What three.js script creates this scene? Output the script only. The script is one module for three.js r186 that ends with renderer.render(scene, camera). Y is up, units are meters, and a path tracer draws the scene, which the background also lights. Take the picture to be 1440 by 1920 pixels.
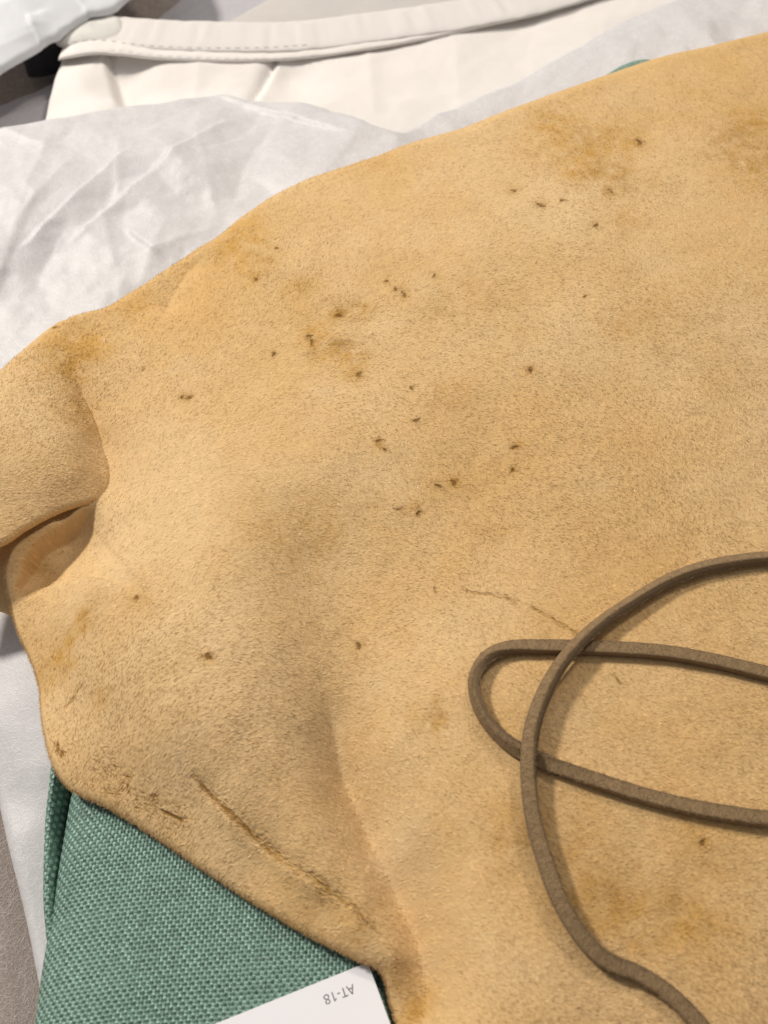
import * as THREE from 'three';

// ---------------------------------------------------------------- camera, light, exposure
const scene = new THREE.Scene();
const renderer = new THREE.WebGLRenderer({ antialias: true });
renderer.toneMapping = THREE.LinearToneMapping;
renderer.toneMappingExposure = 1.2;
renderer.shadowMap.enabled = true;

const W = 1440, HPX = 1920, FOV = 48, DIST = 0.39, TILT = 35 * Math.PI / 180;
const camera = new THREE.PerspectiveCamera(FOV, W / HPX, 0.01, 20);
const TARGET = new THREE.Vector3(0, 0.055, 0);
camera.position.set(0, TARGET.y + DIST * Math.cos(TILT), TARGET.z + DIST * Math.sin(TILT));
camera.lookAt(TARGET);
camera.updateMatrixWorld(true);
camera.focus = 0.385;
camera.userData.fStop = 15;

scene.background = new THREE.Color(0.165, 0.163, 0.168);       // the dim pale room all round

function lamp(color, cd, pos, to, angle, size) {
  const l = new THREE.SpotLight(color, cd, 0, angle, 0.6, 2);
  l.position.set(...pos); l.target.position.set(...to);
  l.castShadow = true; l.shadow.radius = size;
  l.shadow.mapSize.set(2048, 2048); l.shadow.bias = -0.0005; l.shadow.camera.near = 0.2; l.shadow.camera.far = 4;
  scene.add(l, l.target);
  return l;
}
lamp(0xfff8ee, 8.8, [-1.25, 1.4, -0.75], [0, 0, -0.05], 0.6, 6);      // shop track lamp, behind on the left
lamp(0xfff3e4, 2.6, [0.75, 1.6, -0.95], [0, 0, -0.05], 0.6, 6);        // weaker one, behind on the right
const ceilingFill = new THREE.RectAreaLight(0xfdf8f4, 0.7, 1.6, 1.2);  // unseen panel added overhead as soft fill
ceilingFill.position.set(-0.1, 2.2, -0.5); ceilingFill.lookAt(0, 0, -0.1);
scene.add(ceilingFill);

// ---------------------------------------------------------------- helpers
function rng(seed) { let s = seed >>> 0; return () => { s = (s + 0x6D2B79F5) | 0; let t = Math.imul(s ^ (s >>> 15), 1 | s); t = (t + Math.imul(t ^ (t >>> 7), 61 | t)) ^ t; return ((t ^ (t >>> 14)) >>> 0) / 4294967296; }; }
const clamp = (x, a = 0, b = 1) => Math.min(b, Math.max(a, x));
const mix = (a, b, t) => a + (b - a) * t;
const smooth = (a, b, x) => { const t = clamp((x - a) / (b - a)); return t * t * (3 - 2 * t); };
const LATTICE = (() => { const r = rng(77), a = new Float32Array(65536); for (let i = 0; i < 65536; i++) a[i] = r() * 2 - 1; return a; })();
function noise(x, y) {
  const i = Math.floor(x), j = Math.floor(y), u = x - i, v = y - j, su = u * u * (3 - 2 * u), sv = v * v * (3 - 2 * v);
  const at = (a, b) => LATTICE[((a & 255) << 8) | (b & 255)];
  return mix(mix(at(i, j), at(i + 1, j), su), mix(at(i, j + 1), at(i + 1, j + 1), su), sv);
}
function fbm(x, y, n) { let s = 0, a = 0.5; for (let k = 0; k < n; k++) { s += a * noise(x, y); x = x * 2.03 + 17.1; y = y * 2.03 + 9.7; a *= 0.5; } return s; }

const used = {};
function numbered(n) { const k = used[n] = (used[n] ?? -1) + 1; return k ? `${n}_${String(k).padStart(3, '0')}` : n; }
function add(name, geometry, material, parent = scene) {
  const m = new THREE.Mesh(geometry, material);
  m.name = parent === scene ? numbered(name) : name;
  m.castShadow = m.receiveShadow = true;
  parent.add(m);
  return m;
}
function tag(o, label, category, group) { o.userData.label = label; o.userData.category = category; if (group) o.userData.group = group; return o; }
function thing(name, label, category, group) { const g = new THREE.Group(); g.name = numbered(name); scene.add(g); return tag(g, label, category, group); }

// a sight line through a point of the photograph (in its own pixels)
const EYE = camera.position.clone();
function sight(px, py) { return new THREE.Vector3(px / W * 2 - 1, 1 - py / HPX * 2, 0.5).unproject(camera).sub(EYE).normalize(); }
function onPlane(px, py, h) { const d = sight(px, py), t = (h - EYE.y) / d.y; return [EYE.x + d.x * t, EYE.z + d.z * t]; }
function onSurface(px, py, f, off = 0) {
  let h = 0.05;
  for (let k = 0; k < 14; k++) { const [x, z] = onPlane(px, py, h); h = mix(h, f(x, z) + off, 0.8); }
  const [x, z] = onPlane(px, py, h);
  return new THREE.Vector3(x, h, z);
}

// a smooth height over the table through control points [px, py, millimetres]
function heights(list, stiff = 1e-6) {
  const p = list.map(([a, b, h]) => [...onPlane(a, b, h / 1000), h / 1000]), n = p.length, N = n + 3;
  const phi = (r2) => r2 < 1e-12 ? 0 : r2 * Math.log(r2) * 0.5;
  const A = Array.from({ length: N }, () => new Float64Array(N + 1));
  for (let i = 0; i < n; i++) {
    for (let j = 0; j < n; j++) A[i][j] = phi((p[i][0] - p[j][0]) ** 2 + (p[i][1] - p[j][1]) ** 2);
    A[i][i] += stiff;
    A[i][n] = A[n][i] = 1; A[i][n + 1] = A[n + 1][i] = p[i][0]; A[i][n + 2] = A[n + 2][i] = p[i][1];
    A[i][N] = p[i][2];
  }
  for (let c = 0; c < N; c++) {
    let b = c; for (let r = c + 1; r < N; r++) if (Math.abs(A[r][c]) > Math.abs(A[b][c])) b = r;
    [A[c], A[b]] = [A[b], A[c]];
    for (let r = 0; r < N; r++) if (r !== c) { const f = A[r][c] / A[c][c]; if (f) for (let k = c; k <= N; k++) A[r][k] -= f * A[c][k]; }
  }
  const w = A.map((r, i) => r[N] / r[i]);
  return (x, z) => {
    let s = w[n] + w[n + 1] * x + w[n + 2] * z;
    for (let i = 0; i < n; i++) s += w[i] * phi((x - p[i][0]) ** 2 + (z - p[i][1]) ** 2);
    return s;
  };
}

// signed distance in plan to an open line through photograph points [px, py, mm] (right of its direction positive), and how far along
function lineField(list) {
  const P = list.map(([a, b, h]) => onPlane(a, b, h / 1000)), n = P.length - 1;
  return (x, z) => {
    let best = 1e9, s = 0, t0 = 0;
    for (let i = 0; i < n; i++) {
      const [ax, az] = P[i], ex = P[i + 1][0] - ax, ez = P[i + 1][1] - az, l2 = ex * ex + ez * ez, t = clamp(((x - ax) * ex + (z - az) * ez) / l2), dx = x - ax - t * ex, dz = z - az - t * ez, d = dx * dx + dz * dz;
      if (d < best) { best = d; s = ((z - az) * ex - (x - ax) * ez) > 0 ? 1 : -1; t0 = (i + t) / n; }
    }
    return [s * Math.sqrt(best), t0];
  };
}

// closed outline in plan from photograph points [px, py, rim radius in mm]; a wide rim rolls over where the surface leaves sight
function outline(list, f, per = 8) {
  const pts = list.map(([px, py, r = 1, lift]) => {
    const R = r / 1000;
    if (lift !== undefined) { const [x, z] = onPlane(px, py, lift / 1000); return [x, z, R]; }
    if (r < 4) { const v = onSurface(px, py, f); return [v.x, v.z, R]; }
    const d = sight(px, py), e = Math.asin(-d.y), v = onSurface(px, py, f, -R * (1 - Math.cos(e))), h = Math.hypot(d.x, d.z), push = R * (1 - Math.sin(e));
    return [v.x + d.x / h * push, v.z + d.z / h * push, R];
  });
  const out = [], n = pts.length;
  for (let i = 0; i < n; i++) {
    const a = pts[(i + n - 1) % n], b = pts[i], c = pts[(i + 1) % n], d = pts[(i + 2) % n];
    for (let k = 0; k < per; k++) {
      const t = k / per, q = [0, 1, 2].map((j) => 0.5 * (2 * b[j] + (c[j] - a[j]) * t + (2 * a[j] - 5 * b[j] + 4 * c[j] - d[j]) * t * t + (3 * b[j] - a[j] - 3 * c[j] + d[j]) * t * t * t));
      q[2] = mix(b[2], c[2], t);
      out.push(q);
    }
  }
  return out;
}
function edgeField(poly) {       // signed distance to the outline (inside positive) and the rim radius there
  const n = poly.length;
  return (x, z) => {
    let best = 1e9, R = 0, inside = false;
    for (let i = 0, j = n - 1; i < n; j = i++) {
      const a = poly[j], b = poly[i], ex = b[0] - a[0], ez = b[1] - a[1], wx = x - a[0], wz = z - a[1], l2 = ex * ex + ez * ez;
      const t = l2 ? clamp((wx * ex + wz * ez) / l2) : 0, dx = wx - t * ex, dz = wz - t * ez, d = dx * dx + dz * dz;
      if (d < best) { best = d; R = a[2] + (b[2] - a[2]) * t; }
      if ((a[1] > z) !== (b[1] > z) && x < ex * (z - a[1]) / ez + a[0]) inside = !inside;
    }
    const d = Math.sqrt(best);
    return [inside ? d : -d, R];
  };
}
// a sheet of real thickness cut to an outline and laid over the height f
function sheet(poly, f, { cell = 0.001, thick = 0.0015, skirt = 0, uv = (x, z) => [x, z], relief, fine } = {}) {
  const field = edgeField(poly);
  let x0 = 1e9, x1 = -1e9, z0 = 1e9, z1 = -1e9;
  for (const p of poly) { x0 = Math.min(x0, p[0]); x1 = Math.max(x1, p[0]); z0 = Math.min(z0, p[1]); z1 = Math.max(z1, p[1]); }
  x0 -= cell; z0 -= cell;
  const lines = (a, b, span) => { const l = [a]; while (l[l.length - 1] < b + cell) { const v = l[l.length - 1]; l.push(v + (span && v > span[0] && v < span[1] ? fine.cell : cell)); } return l; };
  const xs = lines(x0, x1, fine && fine.x), zs = lines(z0, z1, fine && fine.z), nx = xs.length, nz = zs.length;
  const D = new Float32Array(nx * nz);
  for (let j = 0; j < nz; j++) for (let i = 0; i < nx; i++) { let d = field(xs[i], zs[j])[0]; if (Math.abs(d) < 2e-5) d = 2e-5; D[j * nx + i] = d; }
  const X = [], Y = [], Z = [], UV = [], idx = [], rim = [], key = new Map();
  const put = (x, z, edge) => {
    const [d0, R] = field(x, z), d = edge ? 0 : Math.max(0, d0);
    let y = f(x, z);
    if (d < R) y -= R - Math.sqrt(Math.max(0, R * R - (R - d) ** 2));
    if (relief) y += relief(x, z) * Math.min(1, d / 0.0008);
    X.push(x); Y.push(y); Z.push(z); UV.push(...uv(x, z));
    return X.length - 1;
  };
  const corner = (i, j) => { const k = j * nx + i; if (!key.has(k)) key.set(k, put(xs[i], zs[j])); return key.get(k); };
  const cut = (a, b) => {        // the point of a grid edge where the outline crosses
    const ka = a[1] * nx + a[0], kb = b[1] * nx + b[0], k = ka < kb ? `${ka},${kb}` : `${kb},${ka}`;
    if (!key.has(k)) { const t = D[ka] / (D[ka] - D[kb]); key.set(k, put(mix(xs[a[0]], xs[b[0]], t), mix(zs[a[1]], zs[b[1]], t), true)); }
    return key.get(k);
  };
  const tri = (p) => {
    const s = p.map(([i, j]) => D[j * nx + i] > 0), c = s.filter(Boolean).length;
    if (!c) return;
    if (c === 3) { idx.push(corner(...p[0]), corner(...p[1]), corner(...p[2])); return; }
    const k = c === 1 ? s.indexOf(true) : s.indexOf(false), a = p[k], b = p[(k + 1) % 3], e = p[(k + 2) % 3], q = cut(a, b), r = cut(a, e);
    if (c === 1) { idx.push(corner(...a), q, r); rim.push([q, r]); }
    else { const B = corner(...b), E = corner(...e); idx.push(q, B, E, q, E, r); rim.push([r, q]); }
  };
  for (let j = 0; j < nz - 1; j++) for (let i = 0; i < nx - 1; i++) {
    if ((i + j) & 1) { tri([[i, j], [i, j + 1], [i + 1, j]]); tri([[i + 1, j], [i, j + 1], [i + 1, j + 1]]); }
    else { tri([[i, j], [i, j + 1], [i + 1, j + 1]]); tri([[i, j], [i + 1, j + 1], [i + 1, j]]); }
  }
  const n = X.length, pos = new Float32Array(n * 6), uvs = new Float32Array(n * 4);
  const onRim = new Uint8Array(n); for (const [a, b] of rim) onRim[a] = onRim[b] = 1;
  for (let i = 0; i < n; i++) {
    pos.set([X[i], Y[i], Z[i]], i * 3);
    pos.set([X[i], (onRim[i] ? Y[i] - skirt : Y[i]) - thick, Z[i]], (n + i) * 3);
    uvs.set([UV[2 * i], UV[2 * i + 1]], i * 2); uvs.set([UV[2 * i], UV[2 * i + 1]], (n + i) * 2);
  }
  const T = idx.length;
  for (let i = 0; i < T; i += 3) idx.push(idx[i] + n, idx[i + 2] + n, idx[i + 1] + n);
  for (const [a, b] of rim) idx.push(a, a + n, b, b, a + n, b + n);
  const g = new THREE.BufferGeometry();
  g.setAttribute('position', new THREE.BufferAttribute(pos, 3));
  g.setAttribute('uv', new THREE.BufferAttribute(uvs, 2));
  g.setIndex(new THREE.BufferAttribute(new Uint32Array(idx), 1));
  g.computeVertexNormals();
  g.userData.field = field;
  return g;
}

// textures
const toByte = (v) => { v = clamp(v); return Math.round(255 * (v <= 0.0031308 ? 12.92 * v : 1.055 * Math.pow(v, 1 / 2.4) - 0.055)); };
function texture(n, m, rgb, srgb, repeat = true) {     // rgb(i) -> [r, g, b] linear when srgb, else raw 0..1
  const a = new Uint8Array(n * m * 4);
  for (let i = 0; i < n * m; i++) { const c = rgb(i); for (let k = 0; k < 3; k++) a[4 * i + k] = srgb ? toByte(c[k]) : Math.round(255 * clamp(c[k])); a[4 * i + 3] = 255; }
  const t = new THREE.DataTexture(a, n, m);
  t.magFilter = t.minFilter = THREE.LinearFilter;
  if (repeat) t.wrapS = t.wrapT = THREE.RepeatWrapping;
  if (srgb) t.colorSpace = THREE.SRGBColorSpace;
  t.needsUpdate = true;
  return t;
}
function strokes(n, count, seed, len, bend, dir, out, weight) {        // curved hairs drawn into a tileable square field
  const r = rng(seed);
  for (let k = 0; k < count; k++) {
    let x = r() * n, y = r() * n, a = dir(x, y, r), L = len * (0.4 + r()), w = weight(r, x, y), b = (r() - 0.5) * bend;
    for (let s = 0; s < L; s += 0.7) {
      const t = Math.sin(Math.PI * s / L), ix = ((x | 0) + n) % n, iy = ((y | 0) + n) % n;
      out[iy * n + ix] += w * t * 0.6; out[iy * n + (ix + 1) % n] += w * t * 0.25; out[((iy + 1) % n) * n + ix] += w * t * 0.25;
      x += Math.cos(a) * 0.7; y += Math.sin(a) * 0.7; a += b;
      if (x < 0) x += n; if (x >= n) x -= n; if (y < 0) y += n; if (y >= n) y -= n;
    }
  }
}

// ---------------------------------------------------------------- materials of cloth and paper
const FIBRE = (() => { const n = 1024, f = new Float32Array(n * n); strokes(n, 42000, 5, 46, 0.09, (x, y, r) => r() * 6.283, f, (r) => 0.5 + r()); return { n, f }; })();
const fibreAt = (i) => clamp(FIBRE.f[i] * 0.17);
const feltBump = texture(FIBRE.n, FIBRE.n, (i) => { const v = fibreAt(i); return [v, v, v]; }, false);
const paperColor = texture(FIBRE.n, FIBRE.n, (i) => { const v = 0.78 + 0.22 * fibreAt(i); return [v, v, v]; }, true);
const tableColor = texture(FIBRE.n, FIBRE.n, (i) => { const v = fibreAt(i); return [0.28 + 0.3 * v, 0.23 + 0.28 * v, 0.20 + 0.27 * v]; }, true);
const PAPER_UV = (s) => (x, z) => [x / s, z / s];

const nonwoven = new THREE.MeshPhysicalMaterial({ color: new THREE.Color(0.97, 0.95, 0.955), map: paperColor, bumpMap: feltBump, bumpScale: 0.0001, roughness: 0.45, transmission: 0.24, thickness: 0, sheen: 0.3, sheenRoughness: 0.5 });
nonwoven.side = THREE.DoubleSide;
const feltTable = new THREE.MeshStandardMaterial({ color: 0xffffff, map: tableColor, bumpMap: feltBump, bumpScale: 0.0004, roughness: 0.95 });
function weaveTex(n, cells, twill) {
  const h = new Float32Array(n * n), r = rng(twill ? 8 : 9), tone = Array.from({ length: cells * 2 }, () => r());
  for (let y = 0; y < n; y++) for (let x = 0; x < n; x++) {
    const u = x / n * cells, v = y / n * cells, i = Math.floor(u), j = Math.floor(v), fu = u - i, fv = v - j;
    h[y * n + x] = twill ? 0.5 + 0.5 * Math.cos(2 * Math.PI * (u + v * 0.6666667 * 1.5)) : ((i + j) & 1 ? Math.sin(Math.PI * fu) * (0.8 + 0.2 * Math.sin(Math.PI * fv)) : Math.sin(Math.PI * fv) * (0.8 + 0.2 * Math.sin(Math.PI * fu))) * (0.8 + 0.2 * tone[(i + j) & 1 ? i : cells + j]);
  }
  return h;
}
const PLAIN = weaveTex(512, 64, false), TWILL = weaveTex(512, 32, true);
const plainBump = texture(512, 512, (i) => [PLAIN[i], PLAIN[i], PLAIN[i]], false);
const twillBump = texture(512, 512, (i) => [TWILL[i], TWILL[i], TWILL[i]], false);
const plainColor = texture(512, 512, (i) => { const v = 0.85 + 0.15 * PLAIN[i]; return [v, v, v]; }, true);
const cotton = new THREE.MeshPhysicalMaterial({ color: new THREE.Color(0.92, 0.875, 0.83), map: plainColor, bumpMap: plainBump, bumpScale: 0.0002, roughness: 0.9, sheen: 0.3, sheenRoughness: 0.6 });
const cottonBand = cotton.clone(); cottonBand.color.setRGB(0.83, 0.79, 0.75);
const cottonCap = cotton.clone(); cottonCap.color.setRGB(0.84, 0.825, 0.77);
const twillCloth = new THREE.MeshStandardMaterial({ color: new THREE.Color(0.74, 0.70, 0.66), bumpMap: twillBump, bumpScale: 0.0005, roughness: 0.9 });

// ---------------------------------------------------------------- the table
const table = add('table_top', new THREE.BoxGeometry(3, 0.04, 3), feltTable);
table.position.y = -0.02; table.userData.kind = 'structure';
{ const u = table.geometry.attributes.uv; for (let i = 0; i < u.count; i++) u.setXY(i, u.getX(i) * 3 / 0.13, u.getY(i) * 3 / 0.13); }

// ---------------------------------------------------------------- the hide
const hideTPS = heights([
  // plateau over the stack
  [1440, 60, 74], [1200, 130, 75], [960, 220, 73], [760, 290, 71], [620, 340, 69], [500, 390, 67], [1440, 250, 77], [1150, 320, 77], [850, 420, 74], [1700, 200, 72], [1700, 700, 72], [1700, 1200, 68], [1700, 1700, 62],
  [1440, 600, 76], [1150, 650, 76], [850, 650, 74], [1440, 1000, 72], [1100, 1000, 73], [850, 950, 71], [1440, 1400, 68], [1100, 1400, 68.5], [850, 1300, 68], [1440, 1800, 62], [1100, 1800, 63], [1440, 2100, 58], [1050, 2100, 58],
  [860, 1150, 68.5], [780, 1250, 65.5], [730, 1400, 60.5], [790, 1550, 59], [860, 1700, 58.5], [880, 1800, 58], [850, 1980, 55], [860, 2100, 53],
  // the fold line: a lobe on the left rolls down to it, the right side rises from it
  [630, 1350, 58.5], [645, 1450, 55.5], [690, 1550, 53], [740, 1660, 51], [780, 1750, 50], [800, 1820, 49.5], [800, 1900, 49], [790, 2080, 47],
  [585, 1350, 62], [595, 1450, 60], [635, 1550, 57.5], [685, 1660, 55], [720, 1740, 53.5], [735, 1790, 52.5],
  [520, 1350, 65], [530, 1450, 62.6], [560, 1550, 59.5], [610, 1640, 56.5], [660, 1730, 53.5],
  [660, 1000, 68], [640, 1150, 63], [635, 1250, 61.5], [590, 1050, 65.5], [580, 1150, 65], [580, 1250, 63.8], [500, 1050, 70], [480, 1200, 69], [440, 1350, 66.5], [450, 1480, 60.5], [360, 1250, 66.5], [560, 850, 73], [450, 900, 71.5], [400, 1050, 71.5], [420, 1150, 70],
  // hem on the green bag
  [300, 1400, 58.5], [380, 1500, 54], [500, 1600, 53], [600, 1700, 51.5],
  [130, 1470, 45], [250, 1535, 46.5], [400, 1635, 47.5], [560, 1735, 48], [650, 1785, 48.5], [720, 1815, 49],
  [200, 1430, 50], [110, 1430, 45],
  // the left side
  [75, 1290, 42], [90, 1380, 43.5], [150, 1340, 50], [230, 1300, 58], [165, 1220, 54.5], [60, 1200, 43.5], [110, 1180, 49], [165, 1110, 55], [240, 1130, 60.5], [330, 1080, 66],
  // lip of the fold, and the skin going on below the flap
  [30, 1130, 44], [14, 1070, 47], [22, 1024, 52], [48, 1002, 53], [96, 975, 53.4], [140, 954, 53.4], [170, 944, 53.2], [70, 1058, 45], [120, 1000, 48], [165, 968, 51], [100, 1080, 46.5], [160, 1020, 50], [205, 965, 53.5], [200, 1020, 53.5],
  [205, 905, 53.4], [195, 850, 53.6], [175, 790, 55.5], [150, 740, 57.5], [130, 690, 59.5], [150, 860, 51.5], [110, 800, 52], [60, 860, 48], [0, 850, 48], [40, 740, 54],
  [240, 900, 56.5], [230, 800, 58.5], [290, 850, 62.5], [270, 960, 60], [350, 960, 67.5], [400, 800, 69],
  [330, 720, 65.5], [250, 660, 62.5], [180, 640, 61], [100, 650, 61], [50, 690, 60], [400, 560, 66.5], [300, 560, 63], [210, 600, 61.5], [340, 500, 63.5], [500, 700, 69], [420, 460, 66], [230, 720, 60.5],
]);
const foldLine = lineField([[600, 1230, 62], [618, 1330, 59], [640, 1445, 55.5], [690, 1555, 53], [742, 1660, 51], [785, 1755, 50], [802, 1830, 49.5], [798, 1920, 49], [785, 2060, 47]]);
const rearFold = lineField([[388, 470, 66], [350, 498, 65], [326, 540, 64], [305, 592, 63]]);
const flapValley = lineField([[110, 680, 61], [145, 735, 58.5], [178, 790, 56], [203, 850, 54], [215, 915, 53.5], [212, 975, 53.5]]);
const sideRidge = lineField([[190, 1010, 53.5], [170, 1075, 53.5], [160, 1160, 53], [158, 1240, 52], [150, 1310, 50.5]]);
const scarLine = lineField([[365, 1455, 57], [420, 1513, 55], [485, 1575, 53.5], [560, 1630, 52.5], [650, 1690, 52]]);
const lipLine = lineField([[180, 940, 52.8], [155, 953, 52.5], [128, 970, 52], [92, 992, 51.5], [62, 1018, 50], [38, 1050, 48.5], [24, 1090, 46.5], [23, 1130, 44.5]]);
function hideFolds(x, z) {
  let h = 0;
  const [d, t] = foldLine(x, z), a = 0.0068 * smooth(0, 0.35, t) * (1 - 0.4 * smooth(0.8, 1, t));
  h -= d > 0 ? a * Math.exp(-d / 0.015) : a * Math.exp(d / 0.007);
  const [e, u] = rearFold(x, z), b = 0.0028 * smooth(0, 0.25, u) * (1 - smooth(0.85, 1, u));
  h -= e > 0 ? b * Math.exp(-e / 0.008) : b * Math.exp(e / 0.0045);
  const [g, v] = lipLine(x, z);
  if (g < 0) h -= 0.0075 * smooth(0, 0.3, v) * (1 - smooth(0.7, 1, v)) * smooth(0, 0.0017, -g) * Math.exp(g / 0.016);
  const [k, w] = flapValley(x, z), c = 0.0012 * smooth(0, 0.3, w) * (1 - smooth(0.75, 1, w));
  h -= k > 0 ? c * Math.exp(-k / 0.006) : c * Math.exp(k / 0.008);
  const [m, y] = sideRidge(x, z);
  h += 0.0016 * smooth(0, 0.3, y) * (1 - smooth(0.7, 1, y)) * Math.exp(-Math.sqrt(m * m + 1e-6) / 0.006);
  const [q, qt] = scarLine(x, z);
  h += smooth(0, 0.12, qt) * (1 - smooth(0.85, 1, qt)) * (0.0009 * Math.exp(-(((q - 0.0022) / 0.0018) ** 2)) - 0.0007 * Math.exp(-((q / 0.001) ** 2)));
  return h;
}
const hideHeight = (x, z) => hideTPS(x, z) + hideFolds(x, z) + 0.0011 * fbm(x * 26 + 3, z * 26 + 8, 3) + 0.00035 * fbm(x * 130, z * 130 + 4, 2);
const hideOutline = outline([
  [1750, -20, 14], [1440, 55, 14], [1320, 85, 14], [1200, 115, 14], [1080, 157, 14], [960, 200, 14], [860, 240, 14], [760, 270, 14], [690, 297, 13], [620, 320, 12], [560, 342, 12], [500, 372, 12], [450, 405, 11], [400, 447, 10], [330, 492, 9], [265, 535, 8], [200, 575, 7], [160, 586, 6], [122, 600, 5], [98, 626, 3], [98, 670, 1.5], [104, 730, 1.5], [112, 800, 1.5], [125, 870, 1.5], [140, 915, 1.2], [155, 937, 0.8, 53], [140, 954, 0.9, 53.4], [96, 975, 1.1, 53.4], [48, 1002, 1.2, 53], [22, 1024, 1.2, 52], [9, 1052, 1.3, 50], [6, 1078, 1.8, 47.5], [12, 1110, 1.5, 45], [20, 1140, 1.3, 44], [34, 1185, 1], [58, 1240, 1], [72, 1285, 1], [76, 1330, 1], [84, 1385, 1.2], [98, 1432, 1.2], [122, 1468, 1.2],
  [150, 1487, 1.2], [200, 1510, 1.2], [250, 1540, 1.2], [330, 1592, 1.2], [400, 1640, 1.2], [480, 1692, 1.2], [560, 1740, 1.2], [620, 1772, 1.2], [670, 1797, 1.2], [705, 1812, 1.2], [722, 1835, 1.2], [732, 1880, 1.2], [745, 1930, 1.2], [770, 2150, 1.2],
  [1200, 2180, 2], [1750, 2150, 2], [1800, 1000, 2],
], hideHeight);

// the hide's colour, nap and painted shade, drawn in its plan
const onHide = (px, py) => onSurface(px, py, hideHeight);
const HB = { x0: -0.19, x1: 0.27, z0: -0.30, z1: 0.17 }, HN = 2048;
const hideUV = (x, z) => [(x - HB.x0) / (HB.x1 - HB.x0), (z - HB.z0) / (HB.z1 - HB.z0)];
const napAngle = (x, z) => 0.5 + 1.0 * noise(x * 9 + 1, z * 9) + 0.5 * noise(x * 33, z * 33 + 7) - 1.2 * smooth(0.02, -0.12, x);
const hideMaps = (() => {
  const n = HN, dark = new Float32Array(n * n), bump = new Float32Array(n * n), warm = new Float32Array(n * n), grey = new Float32Array(n * n);
  const sx = (HB.x1 - HB.x0) / n, sz = (HB.z1 - HB.z0) / n;
  const pix = (px, py) => { const v = onHide(px, py), [u, w] = hideUV(v.x, v.z); return [u * n, w * n]; };
  // broad uneven tanning
  for (let j = 0; j < n; j++) for (let i = 0; i < n; i++) {
    const x = HB.x0 + i * sx, z = HB.z0 + j * sz, k = j * n + i;
    warm[k] = 0.55 * fbm(x * 14, z * 14 + 31, 4) + 0.35 * fbm(x * 60 + 5, z * 60, 3);
    dark[k] = 0.10 * Math.max(0, fbm(x * 40 + 70, z * 40, 3) + 0.05) + 0.16 * fbm(x * 420, z * 420, 2) * 0.5;
  }
  const soft = (px, py, rpx, amt, target = dark, seed = 1) => {       // a ragged patch, for stains and for painted fold shading
    const [cx, cy] = pix(px, py), v = onHide(px, py), r = rpx * EYE.distanceTo(v) / 2157 / sx;
    for (let j = Math.max(0, cy - r * 1.4 | 0); j < Math.min(n, cy + r * 1.4); j++) for (let i = Math.max(0, cx - r * 1.4 | 0); i < Math.min(n, cx + r * 1.4); i++) {
      const d = Math.hypot(i - cx, j - cy) / r * 0.85 + 0.75 * fbm(i * 1.3 / r + seed * 3.1, j * 1.3 / r, 5);
      if (d < 1) target[j * n + i] += amt * (1 - d) * (1 - d) * clamp(0.8 + 1.1 * fbm(i * 0.06, j * 0.06, 4), 0, 2);
    }
  };
  [[1035, 222, 70, .3], [1085, 262, 85, .34], [1120, 305, 90, .36], [1150, 350, 90, .3], [1162, 420, 70, .2], [1190, 520, 70, .16], [1235, 610, 90, .2], [700, 950, 60, .2], [520, 960, 120, .08], [1420, 250, 110, .5], [1440, 330, 80, .3], [640, 580, 60, .6], [660, 665, 60, .6], [600, 640, 60, .35], [565, 530, 40, .35], [825, 1335, 55, .75], [770, 870, 70, .2],
    [560, 1040, 130, .15], [480, 990, 90, .1], [830, 600, 120, .15], [1230, 600, 100, .2], [900, 560, 140, .2], [1140, 1690, 90, .4], [1260, 1700, 90, .35], [1080, 1580, 120, .35], [1320, 1590, 80, .3], [960, 1560, 110, .3], [150, 1150, 70, .45], [110, 700, 70, .4], [160, 800, 60, .4], [480, 480, 60, .3], [380, 480, 50, .3], [270, 1120, 60, .2], [200, 1290, 60, .25], [760, 1900, 60, .6], [740, 1840, 40, .5], [850, 740, 90, .15], [640, 1380, 100, .2], [600, 1720, 60, .25]]  // stains, plus faint patches left of centre painting the broad fold shading
    .forEach(([x, y, r, a], k) => { soft(x, y, r * 1.1, a * 0.5, dark, k); soft(x, y, r * 1.35, a * 1.5, warm, k); });
  [[90, 1280, 90, .8], [130, 1200, 60, .5], [150, 640, 130, .6], [450, 440, 120, .6], [250, 560, 90, .5], [1100, 290, 160, .4], [560, 1700, 90, .5], [640, 1750, 60, .5], [60, 1040, 60, .6], [850, 1750, 80, .3]].forEach(([x, y, r, a], k) => soft(x, y, r, a, warm, k + 40));
  [[300, 700, 140, .5], [620, 760, 120, .4], [210, 980, 90, .35], [760, 1560, 120, .45], [350, 1400, 100, .4], [900, 1750, 120, .3], [620, 1450, 110, .35], [230, 1080, 60, .3]].forEach(([x, y, r, a], k) => soft(x, y, r, a, grey, k + 60));
  // nap: light and dark hairs plus painted shade between, thicker where hide is darker
  const r = rng(321);
  const hair = (x, y, a, L, w, t, target, b = 0) => {
    for (let s = 0; s < L; s += 0.6) {
      const f = t * Math.sin(Math.PI * clamp((s + 0.6) / (L + 0.6))), ix = x | 0, iy = y | 0;
      if (ix > 1 && iy > 1 && ix < n - 2 && iy < n - 2) { const fx = x - ix, fy = y - iy, k = iy * n + ix; target[k] += f * (1 - fx) * (1 - fy); target[k + 1] += f * fx * (1 - fy); target[k + n] += f * (1 - fx) * fy; target[k + n + 1] += f * fx * fy; }
      x += Math.cos(a) * 0.6; y += Math.sin(a) * 0.6; a += b;
    }
  };
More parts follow.
